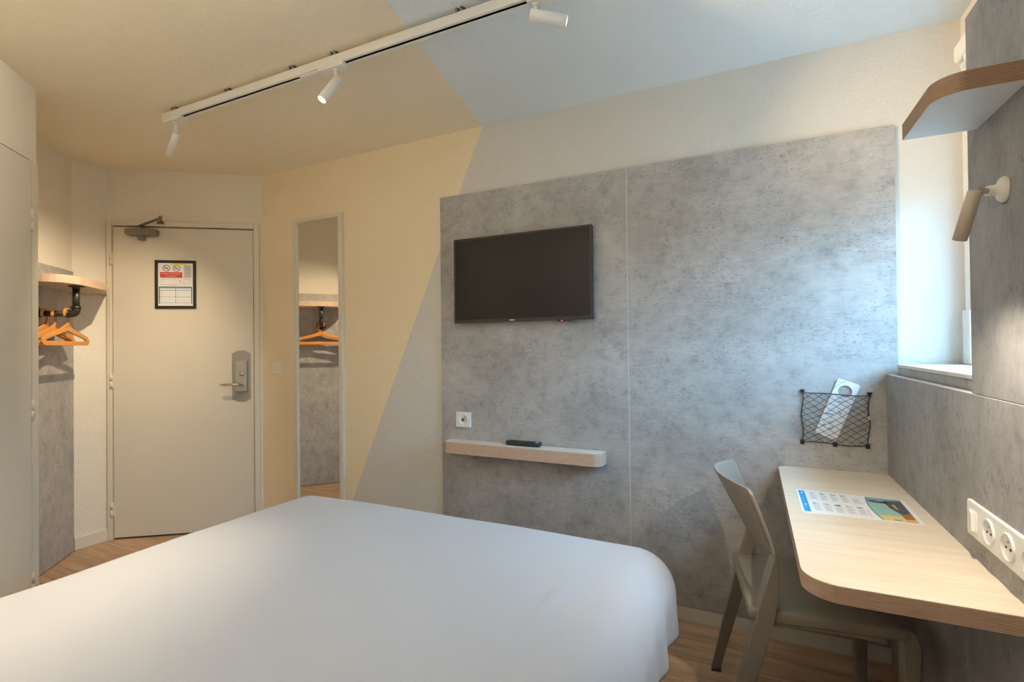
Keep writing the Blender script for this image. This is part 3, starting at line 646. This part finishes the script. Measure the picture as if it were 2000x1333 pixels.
mb = MB(); ed = [NP(i/10, 1) for i in range(11)] + [NP(1, 1-i/8) for i in range(1, 9)] + [NP(1-i/10, 0) for i in range(1, 11)] + [NP(0, i/8) for i in range(1, 8)]
mb.tube(ed, .0019, 7, closed=True); mb.build('border_cord', 'cord', net)
for u, v in ((0, 1), (1, 1), (0, 0), (1, 0), (.49, 0)):
    p = NP(u, v); sz = 1 if v > .5 else -1
    mb = MB(); mb.box(p.x-.007, p.x+.007, YW-.008, YW-.0005, p.z-.004+sz*.006, p.z+.010+sz*.003); mb.tube([(p.x, YW-.006, p.z+sz*.006), (p.x, YW-.013, p.z+sz*.002), (p.x, YW-.013, p.z-sz*.006)], .0022, 8); mb.build('hook', 'black', net)
p = NP(1, .56); mb = MB(); mb.box(p.x-.004, p.x+.002, p.y-.004, p.y+.003, p.z-.007, p.z+.007); tag(mb.build('crimp', 'pinkprint', net), 'pale crimp on the side cord')
# door hanger card
dh = thing('door_hanger', 'white door hanger card with a round hole tucked in the net pocket', 'door hanger', (.31, YW, .86))
cA, cB = Vector((.352, YW-.0055, 1.092)), Vector((.267, YW-.0045, .868)); up = (cA-cB).normalized(); ri = Vector((up.z, 0, -up.x)).normalized(); nr = Vector((0, -1, 0))
Lh = (cA-cB).length; hw = .040
mb = MB(); hole = [(.0, Lh-.042)]; N = 28
oc = rrect(-hw, hw, 0, Lh, .008, 4)
hc = [(.026*math.cos(2*math.pi*k/N)*.92, Lh-.043+.024*math.sin(2*math.pi*k/N)) for k in range(N)]
P3 = lambda x, y, k=0.0: cB + ri*x + up*y + nr*k
def card():
    bm = bmesh.new(); vo = [bm.verts.new(P3(x, y)) for x, y in oc]; vh = [bm.verts.new(P3(x, y)) for x, y in hc]
    eo = [bm.edges.new((vo[i], vo[(i+1) % len(vo)])) for i in range(len(vo))]; eh = [bm.edges.new((vh[i], vh[(i+1) % N])) for i in range(N)]
    bmesh.ops.triangle_fill(bm, use_beauty=True, use_dissolve=False, edges=eo+eh)
    r = bmesh.ops.extrude_face_region(bm, geom=bm.faces[:]); bmesh.ops.translate(bm, vec=nr*.0009, verts=[v for v in r['geom'] if isinstance(v, bmesh.types.BMVert)])
    bm.verts.index_update(); mb.add([v.co.copy() for v in bm.verts], [tuple(v.index for v in f.verts) for f in bm.faces], 0); bm.free()
card()
def stroke(pts, wd, mi): 
    for (x0_, y0_), (x1_, y1_) in zip(pts, pts[1:]):
        d_ = Vector((x1_-x0_, y1_-y0_)).normalized(); nx, ny = -d_.y*wd, d_.x*wd
        mb.add([P3(x0_-nx, y0_-ny, .0011), P3(x1_-nx, y1_-ny, .0011), P3(x1_+nx, y1_+ny, .0011), P3(x0_+nx, y0_+ny, .0011)], [(0, 1, 2, 3)], mi)
stroke([(-.039, Lh-.048), (-.034, Lh-.030), (-.024, Lh-.014), (-.010, Lh-.002)], .0008, 1)
stroke([(-.032, .090), (-.006, .094)], .0022, 2); stroke([(-.010, .150), (.012, .156)], .0016, 2)
rnd = random.Random(3)
for cx, cy, nn_ in ((.014, .112, 9), (-.024, .046, 9), (.002, .040, 12), (-.004, .062, 6)):
    pts = [(cx+rnd.uniform(-.010, .010), cy+rnd.uniform(-.009, .009)) for _ in range(nn_)]; stroke(pts, .0005, 3)
mb.build('card', ['paper', 'tealbar', 'blue', 'navy'], dh)

# ================================================================== BED AND DUVET
bed = thing('bed', 'double bed under a white duvet', 'bed', (-1.09, .76, 0))
bx0, bx1, by0, by1 = -1.88, -.31, YB+.02, 1.72
mb = MB(); mb.box(bx0, bx1, by0, by1, .09, .31); mb.build('bed_base', 'bed_base', bed, .015, 3)
mb = MB(); mb.prism([(x, y, .312) for x, y in rrect(bx0, bx1, by0, by1, .06)], (0, 0, .225)); mb.build('mattress', 'mattress', bed, .035, 4)
for x in (bx0+.12, bx1-.12):
    for y in (by0+.15, by1-.15):
        mb = MB(); mb.cyl((x, y, 0), (x, y, .09), .022, .026, 18); mb.build('leg', 'black', bed)
def duvet():
    r = .125; tx0, tx1, ty = -1.835, -.357, 1.672; zt = .582; drop = .30
    nx, ny = 150, 150
    ux = [tx0-drop + (tx1-tx0+2*drop)*i/nx for i in range(nx+1)]; uy = [YB+.03 + (ty+drop-YB-.03)*j/ny for j in range(ny+1)]
    V = []
    for y in uy:
        for x in ux:
            ox = min(0, x-tx0) + max(0, x-tx1); oy = max(0, y-ty); l = math.hypot(ox, oy)
            cx, cy = min(max(x, tx0), tx1), min(y, ty)
            # gently crowned, quilted top
            z = zt + .004*noise.noise(Vector((x*2.2, y*2.2, 0))) + .0022*noise.noise(Vector((x*6, y*5, 3)))
            z -= .010*math.exp(-((y-ty)/.20)**2) * .6 + .006*math.exp(-((x-tx1)/.25)**2) + .006*math.exp(-((x-tx0)/.25)**2)
            # long soft creases
            for (ax, ay, bx_, by_, amp, wd) in ((-1.62, .95, -.95, .55, .006, .010), (-.50, 1.10, -.47, 1.42, .007, .012), (-.78, 1.02, -.68, 1.04, .006, .010), (-1.15, 1.28, -1.05, 1.30, .005, .010)):
                dx, dy = bx_-ax, by_-ay; t_ = max(0, min(1, ((x-ax)*dx+(y-ay)*dy)/(dx*dx+dy*dy))); dist = math.hypot(x-ax-t_*dx, y-ay-t_*dy)
                z += amp*math.exp(-(dist/wd)**2)*math.sin(math.pi*min(1, max(0, t_*.9+.05)))
            if l > 1e-9:
                lm = drop*1.14; l2 = min(l, lm + (l-lm)*.15) if l > lm else l
                a = min(l2/r, math.pi/2); hz = r*math.sin(a); dz = r*(1-math.cos(a)) + max(0, l2-r*math.pi/2)
                dirx, diry = ox/l, oy/l
                k = max(0, l2-.08)/drop
                along = (y if abs(dirx) > abs(diry) else x)
                fold = .5*noise.noise(Vector((cx*5+dirx*2, cy*7, 1.7))) + .55*math.sin(along*30+3*math.sin(along*5)) * (.5+.5*noise.noise(Vector((along*3, 7, 0))))
                hz += (k*.012 + k*k*.030)*fold + .012*k
                head = max(0, min(1, (1.5-cy)/1.2)) if abs(dirx) > abs(diry) else 0
                V.append((cx+dirx*hz, cy+diry*hz, z-dz-.03*k*head))
            else: V.append((x, y, z))
    W_ = nx+1
    fs = [(j*W_+i, j*W_+i+1, (j+1)*W_+i+1, (j+1)*W_+i) for j in range(ny) for i in range(nx)]
    m = MB(); m.add(V, fs, 0, True); o = m.build('duvet', 'duvet', origin=(-1.09, .8, .56), recalc=False)
    sol = o.modifiers.new('thickness', 'SOLIDIFY'); sol.thickness = .012; sol.offset = -1
    tag(o, 'plain white duvet spread over the bed, hanging over its sides', 'duvet')
duvet()

# ================================================================== CHAIR
def chair():
    rear_far, rear_near = Vector((-.152, 2.097, 0)), Vector((-.090, 1.650, 0))
    side = (rear_far-rear_near).normalized(); fwd = Vector((side.y, -side.x, 0)); cen = (rear_far+rear_near)/2
    fr = frame(cen, fwd, side)          # x forward, y towards the television wall
    root = thing('chair', 'taupe plastic chair pulled up to the desk', 'chair', fr=fr)
    h = .2256                            # half width to the outside of the legs
    # seat: rounded slab, slightly dished, with a turned-down rim
    m = MB(fr); xs0, xs1, hw_, rr = .075, .515, .219, .05
    def outline(k, inset):
        return [(x, y) for x, y in rrect(xs0+inset, xs1-inset, -hw_+inset, hw_-inset, [.02, rr, rr, .02], 8)]
    def dish(x, y): return .456 - .010*math.exp(-((x-.26)/.14)**2)*math.exp(-(y/.15)**2) - .010*max(0, (x-.40)/.09)**2
    rings = [[(x, y, .418) for x, y in outline(0, .014)], [(x, y, .418) for x, y in outline(0, .002)], [(x, y, .424) for x, y in outline(0, 0)], [(x, y, dish(x, y)-.008) for x, y in outline(0, 0)], [(x, y, dish(x, y)-.002) for x, y in outline(0, .003)], [(x, y, dish(x, y)) for x, y in outline(0, .010)]]
    for q_ in (.03, .06, .10, .15, .195):
        rings.append([(xs0+.2085+(x-xs0-.2085)*(1-q_/.2), y*(1-q_/.22), dish(xs0+.2085+(x-xs0-.2085)*(1-q_/.2), y*(1-q_/.22))) for x, y in outline(0, .010)])
    m.loft(rings, 0, True); m.build('seat', 'chair', root)
    # rear legs that run on up as the backrest uprights, folded at the kink
    def rear(s):
        m = MB(fr)
        # (z, x of rear-facing face middle, depth along x, width in y, y of the outside)
        st = [(.0, .000, .034, .036, h), (.012, .002, .036, .036, h), (.20, .046, .046, .040, h), (.40, .094, .056, .044, h), (.475, .112, .054, .046, h), (.55, .130, .036, .048, h), (.612, .146, .012, .050, h), (.66, .132, .012, .050, h), (.74, .104, .012, .048, h+.002), (.795, .083, .012, .044, h), (.808, .077, .010, .030, h-.008)]
        rings = []
        for z, x, dp, wd, yo in st:
            xo = x if z < .615 else x
            rings.append([(xo-dp/2*.2, s*yo, z), (xo+dp*.9-dp/2*.2, s*yo, z), (xo+dp*.9-dp/2*.2, s*(yo-wd*.55), z), (xo-dp/2*.2-.004, s*(yo-wd), z)])
        rings = [[Vector(v) for v in (r if s < 0 else r)] for r in rings]
        m.loft(rings, 0, False); o = m.build('leg', 'chair', root, .0035, 3)
        m = MB(fr); m.box(-.004, .030, s*h-.018-s*.017, s*h+.018-s*.017, 0, .007); m.build('foot_cap', 'foot', o)
    rear(-1); rear(1)
    def front(s):
        m = MB(fr); path = []
        y_ = s*(h-.0255)
        rings = []
        for z, x, dp in ((0, .486, .034), (.15, .487, .038), (.30, .486, .042), (.37, .487, .046), (.41, .486, .048), (.436, .480, .042), (.446, .474, .026)):
            i_ = .004 if z > .43 else 0
            rings.append([(x-dp/2, y_-.019+i_, z), (x+dp/2, y_-.019+i_, z), (x+dp/2, y_+.019-i_, z), (x-dp/2, y_+.019-i_, z)])
        m.loft(rings, 0, False); o = m.build('leg', 'chair', root, .006, 3)
        m = MB(fr); m.box(.470, .502, y_-.017, y_+.017, 0, .006); m.build('foot_cap', 'foot', o)
    front(-1); front(1)
    # under-seat side rails from front to rear legs
    for s in (-1, 1):
        m = MB(fr); yy = s*(hw_-.016)
        m.loft([[(x, yy-.012, .436-d_), (x, yy+.012, .436-d_), (x, yy+.012, .436), (x, yy-.012, .436)] for x, d_ in ((.09, .030), (.20, .026), (.34, .028), (.43, .036))], 0, False); m.build('seat_rail', 'chair', root, .004, 2)
    # backrest: thin curved shell between the uprights
    m = MB(fr); NU_, NV_ = 22, 12; th = .009
    def P_(u, v, t_):
        y = (-1+2*u)*(h-.030); k = 1-(2*u-1)**2
        zb = .612 - .030*k; zt = .808 + .012*k
        z = zb + (zt-zb)*v
        x = .146 - (z-.612)*.345 - .072*k*(.45+.55*v)
        return (x + t_, y, z)
    front_, back_ = [[P_(i/NU_, j/NV_, th/2) for i in range(NU_+1)] for j in range(NV_+1)], [[P_(i/NU_, j/NV_, -th/2) for i in range(NU_+1)] for j in range(NV_+1)]
    vs = [p for r in front_ for p in r] + [p for r in back_ for p in r]; Wd = NU_+1; B = Wd*(NV_+1)
    fs = []
    for j in range(NV_):
        for i in range(NU_):
            a = j*Wd+i; fs.append((a, a+1, a+Wd+1, a+Wd)); fs.append((B+a, B+a+Wd, B+a+Wd+1, B+a+1))
    for i in range(NU_):
        fs.append((i, B+i, B+i+1, i+1)); a = NV_*Wd+i; fs.append((a, a+1, B+a+1, B+a))
    for j in range(NV_):
        a = j*Wd; fs.append((a, a+Wd, B+a+Wd, B+a)); a = j*Wd+NU_; fs.append((a, B+a, B+a+Wd, a+Wd))
    m.add(vs, fs, 0, True); m.build('backrest', 'chair', root, .0025, 2)
chair()
